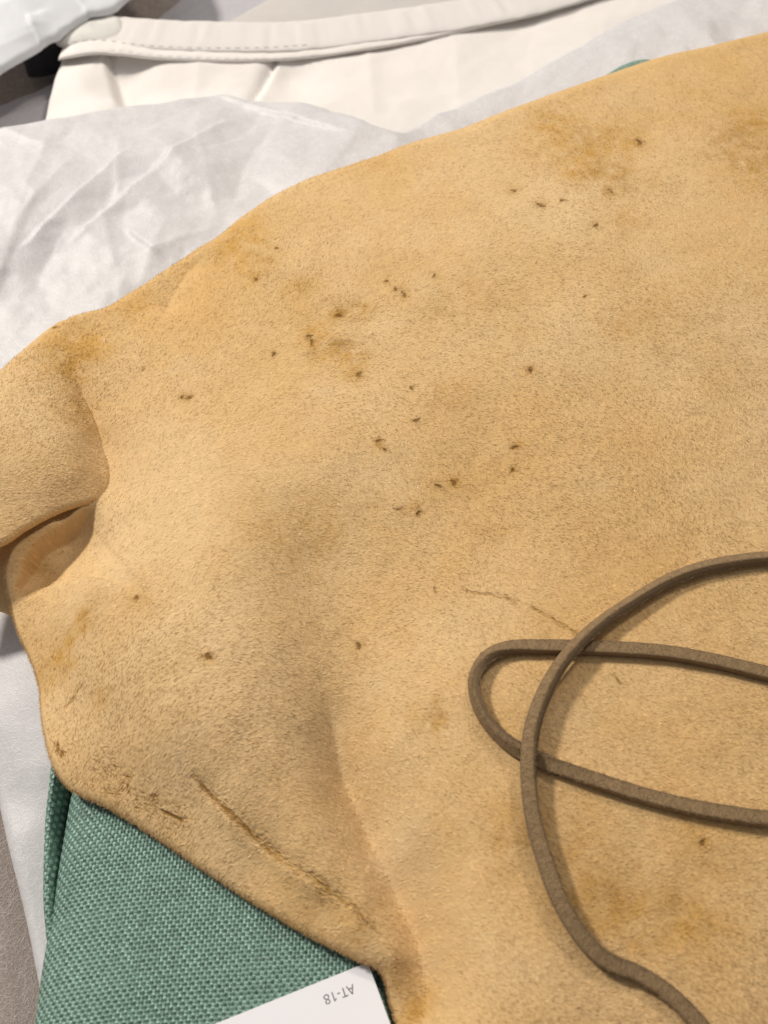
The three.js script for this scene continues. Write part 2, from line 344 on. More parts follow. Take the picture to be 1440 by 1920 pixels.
  for (let k = 0; k < 520000; k++) {
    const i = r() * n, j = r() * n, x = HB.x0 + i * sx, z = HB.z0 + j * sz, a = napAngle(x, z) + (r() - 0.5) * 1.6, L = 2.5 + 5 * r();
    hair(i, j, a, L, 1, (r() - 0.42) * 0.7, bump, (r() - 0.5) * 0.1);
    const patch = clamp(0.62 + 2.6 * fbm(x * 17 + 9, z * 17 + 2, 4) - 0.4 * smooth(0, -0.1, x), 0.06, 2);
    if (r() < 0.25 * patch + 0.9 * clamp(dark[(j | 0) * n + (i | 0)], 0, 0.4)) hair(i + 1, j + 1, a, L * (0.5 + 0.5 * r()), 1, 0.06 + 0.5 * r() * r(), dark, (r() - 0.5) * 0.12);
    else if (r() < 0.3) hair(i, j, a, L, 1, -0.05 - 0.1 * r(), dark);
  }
  // holes, follicles and scratches
  const pit = (px, py, rpx, amt, ang = r() * 3.1, long = 1.2 + 1.6 * r()) => {
    const [cx, cy] = pix(px, py), q = rpx * 0.88 * EYE.distanceTo(onHide(px, py)) / 2157 / sx, bendy = (r() - 0.5) * 0.5;
    for (let k = 0; k < 46; k++) {
      const u = (r() + r() + r() - 1.5) * q * long * 0.8, v = (r() + r() + r() - 1.5) * q * 0.7 + bendy * u * u / q, x = cx + Math.cos(ang) * u - Math.sin(ang) * v, y = cy + Math.sin(ang) * u + Math.cos(ang) * v;
      hair(x, y, ang + (r() - 0.5) * 1.8, 2 + 4 * r(), 1, amt * 0.48 * r() * 1.6, dark); hair(x, y, ang, 4, 1, -0.3 * amt, bump);
    }
    for (let k = 0; k < 44; k++) { const a = r() * 6.283, d = q * (0.5 + 3.4 * r() * r()); hair(cx + Math.cos(a) * d, cy + Math.sin(a) * d, a + (r() - 0.5) * 1.4, 3 + 6 * r(), 1, amt * 0.3 * r(), dark); }
    soft(px, py, rpx * 3.4, 0.36 * amt, dark, px); soft(px, py, rpx * 5, 0.7 * amt, warm, px);
  };
  [[1200, 268, 5, 1], [1197, 263, 3, 1], [1012, 384, 6, 1.1], [1055, 375, 4, .6], [962, 357, 5, .6], [1118, 422, 4, .8], [1145, 358, 5, .5], [995, 692, 5, .9], [1098, 555, 4, .35], [757, 551, 5, .8], [742, 541, 4, .5], [725, 527, 4, .4], [578, 630, 4, 1], [584, 638, 5, .8], [634, 591, 4, .8], [673, 701, 6, .8], [513, 662, 3, .6], [480, 523, 4, .7], [520, 465, 3, .4], [352, 746, 5, .9, 0.1, 2.2], [340, 743, 4, .4], [783, 787, 5, .9], [770, 726, 4, .5], [710, 826, 4, .8], [720, 842, 4, .4], [965, 838, 5, .9], [962, 880, 3, .7], [850, 903, 4, 1.4, 1.2], [820, 910, 6, .6], [785, 960, 5, 1], [750, 955, 5, .5], [255, 1120, 6, .7], [388, 1229, 5, 1.5, 1.0, 1.3], [672, 1208, 5, .7], [1318, 1578, 1.4, 1.2], [103, 609, 5, .7], [270, 690, 3, .2], [815, 515, 4, .4]]
    .forEach((a) => pit(...a));
  const scratch = (pts, wpx, amt, seed, breaks = 0.25) => {
    const rr = rng(seed), P = new THREE.CatmullRomCurve3(pts.map(([x, y]) => { const [a, b] = pix(x, y); return new THREE.Vector3(a, b, 0); })), L = P.getLength(), q = wpx * 0.18e-3 / sx;
    for (let k = 0; k < L * 1.6; k++) {
      const t = rr(), p = P.getPointAt(t), d = P.getTangentAt(t), a = Math.atan2(d.y, d.x), o = (rr() + rr() - 1) * q * (0.5 + Math.abs(noise(t * 14, seed)));
      if (noise(t * L / 18, seed + 5) < breaks * 2 - 1) continue;
      const x = p.x - Math.sin(a) * o, y = p.y + Math.cos(a) * o;
      hair(x, y, a + (rr() - 0.5) * 0.5, 4 + 8 * rr(), 1, amt * 0.36, dark); hair(x, y, a, 6, 1, -0.45, bump); hair(x, y, a, 6, 1, amt * 0.5, warm);
    }
  };
  scratch([[355, 1445], [395, 1490], [440, 1535], [485, 1575]], 5, 0.45, 3, 0.15); scratch([[370, 1470], [415, 1510], [470, 1560]], 5, 0.35, 13, 0.2);
  scratch([[355, 1445], [420, 1515], [485, 1575], [560, 1630], [640, 1685]], 22, 0.16, 23, 0); scratch([[430, 1525], [485, 1575], [560, 1630], [650, 1690], [700, 1740]], 7, 0.3, 24, 0.35); scratch([[120, 1405], [200, 1440], [290, 1505], [350, 1545]], 36, 0.34, 25, 0.45);
  scratch([[485, 1575], [520, 1605], [560, 1632], [610, 1665], [650, 1690]], 11, 0.45, 4, 0.3); scratch([[600, 1660], [650, 1695], [680, 1720], [705, 1745]], 20, 0.38, 5, 0.4);
  scratch([[300, 1518], [325, 1530], [352, 1543]], 2.5, 1.0, 6, 0.4); scratch([[190, 1480], [250, 1500], [300, 1520]], 16, 0.5, 7, 0.5);
  scratch([[103, 1392], [112, 1412], [122, 1418]], 9, 0.9, 8, 0.3); scratch([[130, 1420], [160, 1425], [190, 1420], [215, 1428]], 18, 0.8, 9, 0.5); scratch([[215, 1450], [240, 1465], [235, 1480]], 16, 0.7, 10, 0.5); scratch([[265, 1490], [290, 1500]], 14, 0.7, 11, 0.5);
  scratch([[112, 1345], [130, 1320], [150, 1290]], 14, 0.4, 12, 0.6);
  scratch([[812, 1095], [816, 1108]], 4, 0.3, 14); scratch([[866, 1097], [872, 1106], [930, 1117], [970, 1127], [1040, 1163], [1080, 1188]], 6, 0.3, 15, 0.35); scratch([[1125, 1230], [1145, 1258], [1175, 1295]], 6, 0.32, 16, 0.3);
  scratch([[860, 440], [848, 490]], 6, 0.15, 18, 0.5); scratch([[930, 1115], [975, 1132]], 12, 0.2, 19, 0.5);
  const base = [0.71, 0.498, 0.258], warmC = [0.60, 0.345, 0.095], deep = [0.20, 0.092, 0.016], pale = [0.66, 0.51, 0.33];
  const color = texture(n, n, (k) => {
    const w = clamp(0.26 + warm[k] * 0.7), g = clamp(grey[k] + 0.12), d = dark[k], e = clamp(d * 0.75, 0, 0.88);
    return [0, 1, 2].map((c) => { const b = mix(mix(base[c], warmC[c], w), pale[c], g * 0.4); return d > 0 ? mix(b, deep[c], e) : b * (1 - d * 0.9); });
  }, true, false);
  const relief = texture(n, n, (k) => { const v = 0.5 + 0.3 * bump[k] - 0.12 * dark[k]; return [v, v, v]; }, false, false);
  const px4 = color.image.data, lin = (b) => { const v = b / 255; return v <= 0.04045 ? v / 12.92 : ((v + 0.055) / 1.055) ** 2.4; };
  const sample = (x, z) => { const [u, v] = hideUV(x, z), k = 4 * (clamp(v * n | 0, 0, n - 1) * n + clamp(u * n | 0, 0, n - 1)); return [lin(px4[k]), lin(px4[k + 1]), lin(px4[k + 2])]; };
  return { color, relief, sample };
})();
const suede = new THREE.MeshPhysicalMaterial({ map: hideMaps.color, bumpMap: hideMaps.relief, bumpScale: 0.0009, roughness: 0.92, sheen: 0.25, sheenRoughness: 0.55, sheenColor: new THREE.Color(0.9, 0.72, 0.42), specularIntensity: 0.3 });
const hide = thing('leather_hide', 'large tan suede leather hide with dark scars, spread over the green canvas bag', 'leather hide');
const hideGeo = sheet(hideOutline, hideHeight, { cell: 0.00105, thick: 0.0014, uv: hideUV, fine: { cell: 0.0003, x: [-0.148, -0.098], z: [-0.012, 0.036] } });
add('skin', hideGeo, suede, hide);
// the flap that folds over it at the left: the same skin, doubled over
const flapTPS = heights([
  [0, 1016, 58.5], [50, 985, 57.4], [105, 956, 56.6], [145, 942, 55.8], [170, 936, 54.8], [186, 930, 53.4], [-90, 1050, 60], [-90, 850, 67], [0, 850, 65], [60, 860, 64], [110, 870, 62.4], [140, 885, 60.2], [165, 897, 57], [185, 900, 55], [202, 902, 52.9],
  [60, 740, 63.6], [110, 790, 62.8], [138, 815, 61.2], [160, 825, 58], [178, 833, 55.2], [194, 842, 52.9], [0, 740, 64.5], [-90, 720, 61], [85, 700, 62.2], [115, 735, 61.4], [138, 740, 59.4], [156, 745, 56.8], [130, 690, 59.6], [142, 690, 58.6], [140, 640, 59.8], [90, 640, 61.4], [45, 690, 62], [160, 610, 58.6], [180, 585, 58.4], [135, 612, 59.6], [145, 592, 59], [0, 930, 62], [70, 920, 60.8], [120, 915, 59.2],
]);
const flapHeight = (x, z) => flapTPS(x, z) + 0.0011 * fbm(x * 26 + 3, z * 26 + 8, 3) + 0.00035 * fbm(x * 130, z * 130 + 4, 2);
const flapGeo = sheet(outline([[148, 592, 6], [128, 599, 6], [104, 606, 5.5], [60, 640, 5], [20, 675, 6], [-30, 715, 8], [-110, 760, 8], [-170, 860, 4], [-160, 1010, 2], [-90, 1052, 1.3], [0, 1016, 1.2, 58.5], [50, 985, 1.0, 57.4], [105, 956, 0.9, 56.6], [145, 942, 0.8, 55.8], [170, 936, 0.6, 54.8], [188, 929, 0.4, 53.2], [203, 905, 0.3], [204, 870, 0.3], [196, 842, 0.3], [180, 795, 0.3], [160, 747, 0.3], [148, 700, 0.3], [148, 650, 0.3], [154, 615, 0.5], [156, 598, 3]], flapHeight), flapHeight, { cell: 0.0006, thick: 0.0014, uv: hideUV });
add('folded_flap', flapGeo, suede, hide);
// fibres standing up from the suede, too many to count
function fibres(name, parent, count, seed, length, width, place, color, material) {
  const g = new THREE.CylinderGeometry(width * 0.35, width, 1, 3, 2, true), p = g.attributes.position;
  for (let i = 0; i < p.count; i++) { const t = p.getY(i) + 0.5; p.setXYZ(i, p.getX(i) + length * 0.28 * t * t, t * length, p.getZ(i)); }
  g.computeVertexNormals();
  const m = new THREE.InstancedMesh(g, material, count), r = rng(seed), M = new THREE.Matrix4(), q = new THREE.Quaternion(), S = new THREE.Vector3(), c = new THREE.Color(), Y = new THREE.Vector3(0, 1, 0);
  for (let i = 0; i < count; i++) {
    const { p: at, d } = place(r), k = 0.55 + 0.8 * r();
    q.setFromUnitVectors(Y, d); S.set(1, k, 1); M.compose(at, q, S); m.setMatrixAt(i, M);
    color(r, at, c); m.setColorAt(i, c);
  }
  m.name = name; m.userData.kind = 'stuff'; m.castShadow = m.receiveShadow = true; parent.add(m);
  return m;
}
const fibreCloth = new THREE.MeshStandardMaterial({ color: 0xffffff, roughness: 0.95 });
{
  const field = hideGeo.userData.field, P = hideGeo.attributes.position, T = hideGeo.index, nTri = T.count, a = new THREE.Vector3(), b = new THREE.Vector3(), c = new THREE.Vector3(), v = new THREE.Vector3();
  const flapField = flapGeo.userData.field;
  const spot = (r) => {
    for (;;) {
      const px = -20 + 1480 * r(), py = 30 + 1910 * r();
      let F = hideHeight, x, z, d, R;
      if (px < 220 && py < 1040 && py > 560) { const p = onPlane(px, py, 0.061), h = flapHeight(p[0], p[1]), q = onPlane(px, py, h), e = flapField(q[0], q[1]); if (e[0] > 0.0001 && flapHeight(q[0], q[1]) > hideHeight(q[0], q[1])) { F = flapHeight; [x, z] = q; [d, R] = e; } }
      if (F === hideHeight) { const p = onPlane(px, py, 0.062), h = F(p[0], p[1]); [x, z] = onPlane(px, py, h); [d, R] = field(x, z); }
      if (d < 0.0001) continue;
      let y = F(x, z); if (d < R) y -= R - Math.sqrt(Math.max(0, R * R - (R - d) ** 2));
      const w = napAngle(x, z) + (r() - 0.5) * 1.8, e = 0.15 + 0.45 * r();
      const gx = (F(x + 0.001, z) - F(x - 0.001, z)) / 0.002, gz = (F(x, z + 0.001) - F(x, z - 0.001)) / 0.002;
      const dx = Math.cos(w) * Math.cos(e), dz = Math.sin(w) * Math.cos(e);
      return { p: new THREE.Vector3(x, y - 0.00005, z), d: new THREE.Vector3(dx, Math.sin(e) + gx * dx + gz * dz, dz).normalize() };
    }
  };
  const edge = hideOutline.map((q) => q), E = edge.length;
  let turn = 0;
  const place = (r) => {
    if (turn++ % 12) return spot(r);
    for (;;) {       // along the cut edge
      const i = Math.floor(r() * E), A = edge[i], B = edge[(i + 1) % E], t = r(), x = mix(A[0], B[0], t), z = mix(A[1], B[1], t), R = A[2];
      if (R > 0.0035 || r() > Math.hypot(B[0] - A[0], B[1] - A[1]) / 0.012) continue;
      const l = Math.hypot(B[0] - A[0], B[1] - A[1]) || 1; let ox = (B[1] - A[1]) / l, oz = -(B[0] - A[0]) / l;
      if (field(x + ox * 0.0004, z + oz * 0.0004)[0] > 0) { ox = -ox; oz = -oz; }
      const w = (r() - 0.5) * 2, c2 = Math.cos(w), s2 = Math.sin(w);
      return { p: new THREE.Vector3(x - ox * 0.0003, hideHeight(x, z) - R * (0.4 + 0.6 * r()) - 0.0012 * r(), z - oz * 0.0003), d: new THREE.Vector3(ox * c2 - oz * s2, (r() - 0.6) * 0.8, oz * c2 + ox * s2).normalize() };
    }
  };
  fibres('nap', hide, 190000, 71, 0.001, 0.00006, place, (r, at, k) => { const c3 = hideMaps.sample(at.x, at.z), t = turn % 12 === 1 ? 1 : r(), q = clamp(0.16 + 0.7 * fbm(at.x * 17 + 9, at.z * 17 + 2, 4), 0.03, 0.4), s3 = t < q ? 0.4 + 0.3 * r() : 0.88 + 0.3 * r(); k.setRGB(c3[0] * s3, c3[1] * (t < q ? s3 * 0.92 : s3), c3[2] * (t < q ? s3 * 0.8 : s3)); }, fibreCloth);
}

// ---------------------------------------------------------------- the green canvas bag under the hide
const bagTPS = heights([
  [135, 1490, 38], [105, 1700, 34], [75, 1900, 31], [60, 2050, 29], [230, 1560, 41], [350, 1640, 42], [500, 1730, 41.5], [650, 1800, 40.5], [200, 1700, 40], [330, 1800, 42], [180, 1900, 38], [350, 1980, 40], [500, 1900, 42], [600, 1860, 41.5], [690, 1900, 40.5], [705, 1830, 40.5], [760, 1900, 40], [730, 2050, 39], [500, 2080, 39], [150, 1600, 39], [300, 1500, 41], [500, 1500, 41], [700, 1650, 41], [800, 1750, 40], [250, 1350, 42], [900, 1500, 48], [900, 1900, 40],
]);
const yarnDir = (() => { const a = onPlane(135, 1490, 0.038), b = onPlane(65, 1920, 0.031), c = onPlane(200, 1740, 0.04), d = onPlane(500, 1716, 0.04); const l = Math.hypot(b[0] - a[0], b[1] - a[1]), m = Math.hypot(d[0] - c[0], d[1] - c[1]); return { v: [(b[0] - a[0]) / l, (b[1] - a[1]) / l], u: [(d[0] - c[0]) / m, (d[1] - c[1]) / m], o: a }; })();
const PITCH = 0.00105, PITCH_V = 0.00122;
const yarnUV = (x, z) => {     // yarn counts along the weft and the warp
  const { u, v, o } = yarnDir, dx = x - o[0], dz = z - o[1], det = u[0] * v[1] - u[1] * v[0];
  return [(dx * v[1] - dz * v[0]) / det / PITCH, (dz * u[0] - dx * u[1]) / det / PITCH_V];
};
function yarnShape(p, q) {     // [height 0..1, across-warp?]
  const p0 = p; p += 0.11 * noise(q * 0.4, p * 0.9) + 0.5 * noise(q * 0.03, p * 0.03); q += 0.11 * noise(p0 * 0.4 + 40, q * 0.9) + 0.5 * noise(p0 * 0.03 + 9, q * 0.03);
  const i = Math.floor(p), j = Math.floor(q), fu = p - i, fv = q - j, warp = (i + j) & 1;
  const round = (t, w) => Math.sqrt(Math.max(0, 1 - ((t - 0.5) / w) ** 2));
  if (warp) { const a = round(fu, 0.34) * (0.35 + 0.65 * Math.sin(Math.PI * fv)); const b = round(fv, 0.5) * 0.25; return a > b ? [a, 1, i] : [b, 0, j]; }
  const a = round(fv, 0.43) * (0.45 + 0.5 * Math.sin(Math.PI * fu)), b = round(fu, 0.34) * 0.2; return a > b ? [a, 0, j] : [b, 1, i];
}
const canvasColor = (() => {
  const cells = 32, n = 1024;
  return texture(n, n, (k) => {
    const p = (k % n) / n * cells, q = Math.floor(k / n) / n * cells, i = Math.floor(p), j = Math.floor(q), fu = p - i, fv = q - j, warp = ((i + j) & 1) && Math.abs(fu - 0.5) < 0.36;
    const s = 0.85 + 0.35 * noise(warp ? p * 9 : p * 2.5, warp ? q * 2.5 + 50 : q * 9) + 0.13 * noise(warp ? i * 7.3 : 3.5, warp ? 9.5 : j * 5.1 + 0.4) + 0.16 * noise(i * 7.3, j * 5.1);
    return (warp ? [0.37, 0.53, 0.45] : [0.125, 0.24, 0.187]).map((c) => c * s);
  }, true);
})();
const canvasCloth = new THREE.MeshPhysicalMaterial({ map: canvasColor, roughness: 0.5 });
const canvasUV = (x, z) => { const [p, q] = yarnUV(x, z); return [p / 32, q / 32]; };
const bag = thing('canvas_bag', 'green coarse woven canvas bag lying under the tan hide', 'bag');
const bagOutline = outline([[135, 1488, 9], [118, 1580, 10], [100, 1700, 11], [82, 1800, 11], [66, 1915, 11], [50, 2040, 11], [300, 2140, 2], [760, 2140, 2], [755, 2000, 3], [739, 1925, 3], [722, 1860, 3], [708, 1810, 3], [760, 1600, 4], [600, 1400, 4], [300, 1400, 4], [160, 1440, 6]], bagTPS);
add('front_panel', sheet(bagOutline, bagTPS, { cell: 0.00026, thick: 0.0012, skirt: 0.02, uv: canvasUV, relief: (x, z) => 0.00075 * yarnShape(...yarnUV(x, z))[0] }), canvasCloth, bag);
// the bag's inside bulk, down to the table
const bulkOutline = outline([[170, 1500, 8], [120, 1900, 8], [200, 2080, 6], [700, 2080, 6], [690, 1900, 6], [1000, 1900, 8], [1600, 1900, 8], [1600, 200, 8], [1000, 330, 8], [600, 480, 8], [420, 700, 8], [380, 1100, 8], [240, 1400, 8]], (x, z) => hideTPS(x, z) - 0.012);
add('lining', sheet(bulkOutline, (x, z) => Math.min(hideTPS(x, z) - 0.009, bagTPS(x, z) - 0.006 + 0.03 * smooth(0.0, 0.06, x)) , { cell: 0.003, thick: 0.002, skirt: 0.045, uv: canvasUV }), canvasCloth, bag);
// rolled end of the bag's handle, just showing behind the hide
add('handle', new THREE.TubeGeometry(new THREE.CatmullRomCurve3([[1140, 152, 52], [1170, 134, 54], [1198, 124.5, 55.5], [1220, 124, 55], [1245, 134, 52]].map(([x, y, h]) => { const [a, b] = onPlane(x, y, h / 1000); return new THREE.Vector3(a, h / 1000, b); })), 40, 0.0028, 16), canvasCloth, bag);
// folded lip at the bag's left side
const lipEdge = lineField([[97, 1425, 35], [88, 1480, 34], [82, 1530, 33], [79, 1600, 31.5], [79, 1680, 29.5], [83, 1735, 28], [90, 1765, 27]]);
const lipHeight = (x, z) => { const [d, t] = lipEdge(x, z); return 0.035 - 0.008 * t - (d < 0 ? 0.016 * smooth(0.0016, 0.008, -d) : 0); };
add('side_fold', sheet(outline([[97, 1425, 1.6, 35], [88, 1480, 1.6, 34], [82, 1530, 1.6, 33], [79, 1600, 1.6, 31.5], [79, 1680, 1.6, 29.5], [83, 1735, 1.6, 28], [90, 1765, 1.2, 27], [140, 1765, 1, 18], [190, 1600, 1, 18], [190, 1480, 1, 18], [150, 1410, 1, 22]], lipHeight), lipHeight, { cell: 0.0003, thick: 0.001, uv: canvasUV, relief: (x, z) => 0.0006 * yarnShape(...yarnUV(x, z))[0] }), canvasCloth, bag);

// ---------------------------------------------------------------- the printed card
{
  const C = onSurface(690, 1808, bagTPS, 0.0012), A = onSurface(410, 1920, bagTPS, 0.0016), B = onSurface(735, 1922, bagTPS, 0.0012);
  const ex = A.clone().sub(C).normalize(), nrm = new THREE.Vector3().crossVectors(B.clone().sub(C), ex).normalize();
  if (nrm.y < 0) nrm.negate();
  const ey = new THREE.Vector3().crossVectors(nrm, ex).normalize();
  if (ey.dot(B.clone().sub(C)) < 0) ey.negate();
  const w = 0.085, h = 0.05, t = 0.0006, cw = 2040, ch = 1200;
  const cv = document.createElement('canvas'); cv.width = cw; cv.height = ch;
  const q = cv.getContext('2d');
  q.fillStyle = '#f1f0f4'; q.fillRect(0, 0, cw, ch);
  q.fillStyle = '#4c4b50'; q.font = '84px sans-serif';
  q.textBaseline = 'alphabetic'; q.textAlign = 'left';
  q.fillText('AT-18', 138, ch - 82);
  const map = new THREE.CanvasTexture(cv); map.colorSpace = THREE.SRGBColorSpace;
  const paper = new THREE.MeshStandardMaterial({ color: 0xf4f3f6, roughness: 0.5 }), print = new THREE.MeshStandardMaterial({ map, roughness: 0.45 });
  const s = new THREE.Shape(), c = 0.0006;
  s.moveTo(0, c); s.lineTo(c * 2.2, 0); s.lineTo(c * 2.6, -0.0003); s.lineTo(w, 0); s.lineTo(w, h); s.lineTo(0, h); s.closePath();
  const g = new THREE.ExtrudeGeometry(s, { depth: t, bevelEnabled: true, bevelSize: 0.0001, bevelThickness: 0.0001, bevelSegments: 1 });
  const p = g.attributes.position, u = g.attributes.uv;
  for (let i = 0; i < p.count; i++) u.setXY(i, p.getX(i) / w, p.getY(i) / h);
  const card = add('printed_card', g, [print, paper]);
  const hand = new THREE.Vector3().crossVectors(ex, ey).dot(nrm) > 0 ? 1 : -1;
  card.matrixAutoUpdate = true;
  const M = new THREE.Matrix4().makeBasis(ex, ey, nrm.clone().multiplyScalar(hand));
  card.quaternion.setFromRotationMatrix(M); card.position.copy(C);
  tag(card, 'white printed card marked AT-18 lying upside down on the green bag', 'card');
}

// ---------------------------------------------------------------- the leather cord
{
  const path = [   // px, py, rise above the hide in mm, turn of the flat section
    [1230, 2080, 1.6, 0.1], [1330, 1960, 1.6, 0.1], [1285, 1893, 1.7, 0.1], [1240, 1853, 1.8, 0.1], [1190, 1823, 1.9, 0.1], [1150, 1808, 2.2, 0.15], [1110, 1780, 3.2, 0.2], [1075, 1735, 3.6, 0.2], [1045, 1680, 4, 0.15], [1020, 1610, 4, 0.1], [1000, 1540, 4, 0.1], [992, 1480, 4.2, 0.2], [991, 1420, 4.6, 0.4], [998, 1365, 4.4, 0.6], [1018, 1305, 4.4, 0.7], [1048, 1250, 4.6, 0.8], [1085, 1205, 4.5, 0.8], [1130, 1165, 3.4, 0.8], [1185, 1128, 2.8, 0.75], [1250, 1090, 2.1, 0.7], [1310, 1067, 2, 0.6], [1375, 1053, 2, 0.5], [1440, 1046, 2, 0.5],
    [1530, 1050, 2, 0.3], [1620, 1120, 2, 0.1], [1660, 1280, 2, 0], [1630, 1430, 2, 0], [1550, 1520, 2, 0],
    [1440, 1535, 1.7, 0], [1370, 1527, 1.7, 0], [1290, 1513, 1.7, 0], [1200, 1490, 1.7, 0], [1110, 1461, 1.7, 0.1], [1050, 1440, 1.7, 0.3], [1010, 1424, 1.8, 0.7], [970, 1405, 2.1, 1.2], [935, 1378, 2.2, 1.4], [908, 1345, 2.3, 1.5], [890, 1300, 2.3, 1.45], [893, 1262, 2.2, 1.2], [915, 1230, 2, 0.8], [955, 1215, 1.8, 0.35], [1010, 1213, 1.7, 0.1], [1080, 1214, 1.7, 0], [1160, 1217, 1.7, 0], [1250, 1224, 1.7, 0], [1330, 1238, 1.7, 0], [1400, 1254, 1.7, 0], [1470, 1272, 1.7, 0], [1560, 1300, 1.7, 0], [1750, 1390, 1.7, 0],
  ];
  const pts = path.map(([x, y, o]) => onSurface(x, y, hideHeight, o / 1000)), curve = new THREE.CatmullRomCurve3(pts, false, 'centripetal');
  const N = 1500, ring = 24, pos = [], uvs = [], idx = [], up = new THREE.Vector3(0, 1, 0), rr = rng(4);
  const L = curve.getLength();
  for (let i = 0; i <= N; i++) {
    const t = i / N, p = curve.getPoint(t), d = curve.getTangent(t), k = Math.min(path.length - 1.001, t * (path.length - 1)), k0 = Math.floor(k);
    const a = mix(path[k0][3], path[k0 + 1][3], k - k0), side = new THREE.Vector3().crossVectors(d, up).normalize(), n = new THREE.Vector3().crossVectors(side, d).normalize();
    const w = 0.00212 * (1 + 0.05 * noise(t * 28, 3)), h = 0.00135 * (1 + 0.05 * noise(t * 25, 9));
    for (let j = 0; j < ring; j++) {
      const f = j / ring * Math.PI * 2, cx = Math.cos(f), cy = Math.sin(f), e = 0.22;
      const x = w * Math.sign(cx) * Math.abs(cx) ** e, y = h * Math.sign(cy) * Math.abs(cy) ** e , X = x * Math.cos(a) - y * Math.sin(a), Y = x * Math.sin(a) + y * Math.cos(a);
      pos.push(p.x + side.x * X + n.x * Y, p.y + side.y * X + n.y * Y, p.z + side.z * X + n.z * Y);
      uvs.push(t * L / 0.02, j / ring);
    }
  }
  for (let i = 0; i < N; i++) for (let j = 0; j < ring; j++) { const a = i * ring + j, b = i * ring + (j + 1) % ring; idx.push(a, b, a + ring, b, b + ring, a + ring); }
  const g = new THREE.BufferGeometry();
  g.setAttribute('position', new THREE.Float32BufferAttribute(pos, 3)); g.setAttribute('uv', new THREE.Float32BufferAttribute(uvs, 2)); g.setIndex(idx); g.computeVertexNormals();
  const n = 512, f = new Float32Array(n * n), h2 = new Float32Array(n * n);
  strokes(n, 9000, 61, 22, 0.1, (x, y, r) => (r() - 0.5) * 1.8, f, (r) => r() - 0.45); strokes(n, 9000, 62, 18, 0.1, (x, y, r) => (r() - 0.5) * 2.4, h2, (r) => r());
  const map = texture(n, n, (i) => { const v = clamp(0.5 + 0.42 * f[i]); return [mix(0.14, 0.42, v), mix(0.086, 0.278, v), mix(0.034, 0.14, v)]; }, true);
  const bump = texture(n, n, (i) => { const v = h2[i] * 0.25; return [v, v, v]; }, false);
  const m = new THREE.MeshPhysicalMaterial({ map, bumpMap: bump, bumpScale: 0.0007, roughness: 0.85, sheen: 0.35, sheenRoughness: 0.5, sheenColor: new THREE.Color(0.6, 0.5, 0.42) });
  const lace = thing('leather_lace', 'dark brown leather lace looped loosely on top of the tan hide', 'leather lace');
  add('strip', g, m, lace);
  const nor = g.attributes.normal, pp = g.attributes.position;
  fibres('nap', lace, 22000, 72, 0.0012, 0.00005, (r) => {
    const i = Math.floor(r() * N) * ring + Math.floor(r() * ring), n2 = new THREE.Vector3().fromBufferAttribute(nor, i), p = new THREE.Vector3().fromBufferAttribute(pp, i), q = new THREE.Vector3().fromBufferAttribute(pp, i + ring);
    const along = q.sub(p).normalize(), side = new THREE.Vector3().crossVectors(n2, along), w = (r() - 0.5) * 2.4;
    p.addScaledVector(along, r() * 0.0006);
    return { p, d: along.multiplyScalar(Math.cos(w)).addScaledVector(side, Math.sin(w)).addScaledVector(n2, 0.15 + 0.4 * r()).normalize() };
  }, (r, at, k) => { const v = r(); k.setRGB(mix(0.12, 0.52, v), mix(0.073, 0.36, v), mix(0.03, 0.19, v)); }, fibreCloth);
  //'dark brown leather lace looped loosely on top of the tan hide', 'leather lace');
}

// ---------------------------------------------------------------- white non-woven sheets
function crease(list) {       // folds pressed into a sheet: [x0, y0, x1, y1, rise mm, width mm, kind]
  const segs = list.map(([a, b, c, d, r, w, kind = 0, lvl = 35]) => ({ p: onPlane(a, b, lvl / 1000), q: onPlane(c, d, lvl / 1000), r: r / 1000, w: w / 1000, kind }));
  return (x, z) => {
    let s = 0;
    for (const { p, q, r, w, kind } of segs) {
      const ex = q[0] - p[0], ez = q[1] - p[1], l2 = ex * ex + ez * ez, tt = ((x - p[0]) * ex + (z - p[1]) * ez) / l2, over = Math.max(0, tt - 1, -tt), fade = Math.exp(-((over * 4) ** 2)) ;
      const side = ((x - p[0]) * ez - (z - p[1]) * ex) / Math.sqrt(l2), d = Math.abs(side);
      if (kind === 0) s += r * fade * Math.exp(-d / w);
      else s += side > -0.002 ? r * fade * Math.exp(-Math.max(0, side) / w) * smooth(-0.002, 0.0005, side) : 0;
    }
    return s;
  };
}
function folded(x, z) {     // heights on a lattice of triangles: flat facets that meet in straight creases
  const s = (x + z) * 0.3660254, i = Math.floor(x + s), j = Math.floor(z + s), u = x + s - i, v = z + s - j, at = (a, b) => LATTICE[((a & 255) << 8) | (b & 255)];
  return u > v ? at(i, j) * (1 - u) + at(i + 1, j) * (u - v) + at(i + 1, j + 1) * v : at(i, j) * (1 - v) + at(i, j + 1) * (v - u) + at(i + 1, j + 1) * u;
}
function facets(seed, size, amp) {
  return (x, z) => { const a = x / size + seed * 3.7 + 0.35 * fbm(x * 18, z * 18 + seed, 2), b = z / size + seed * 1.9 + 0.35 * fbm(x * 18 + 60, z * 18, 2); return amp * (folded(a, b) + 0.4 * folded(a * 2.3 + 5, b * 2.3)); };
}
const crumple = facets(12, 0.05, 0.0042), fineCrumple = facets(29, 0.014, 0.0004);
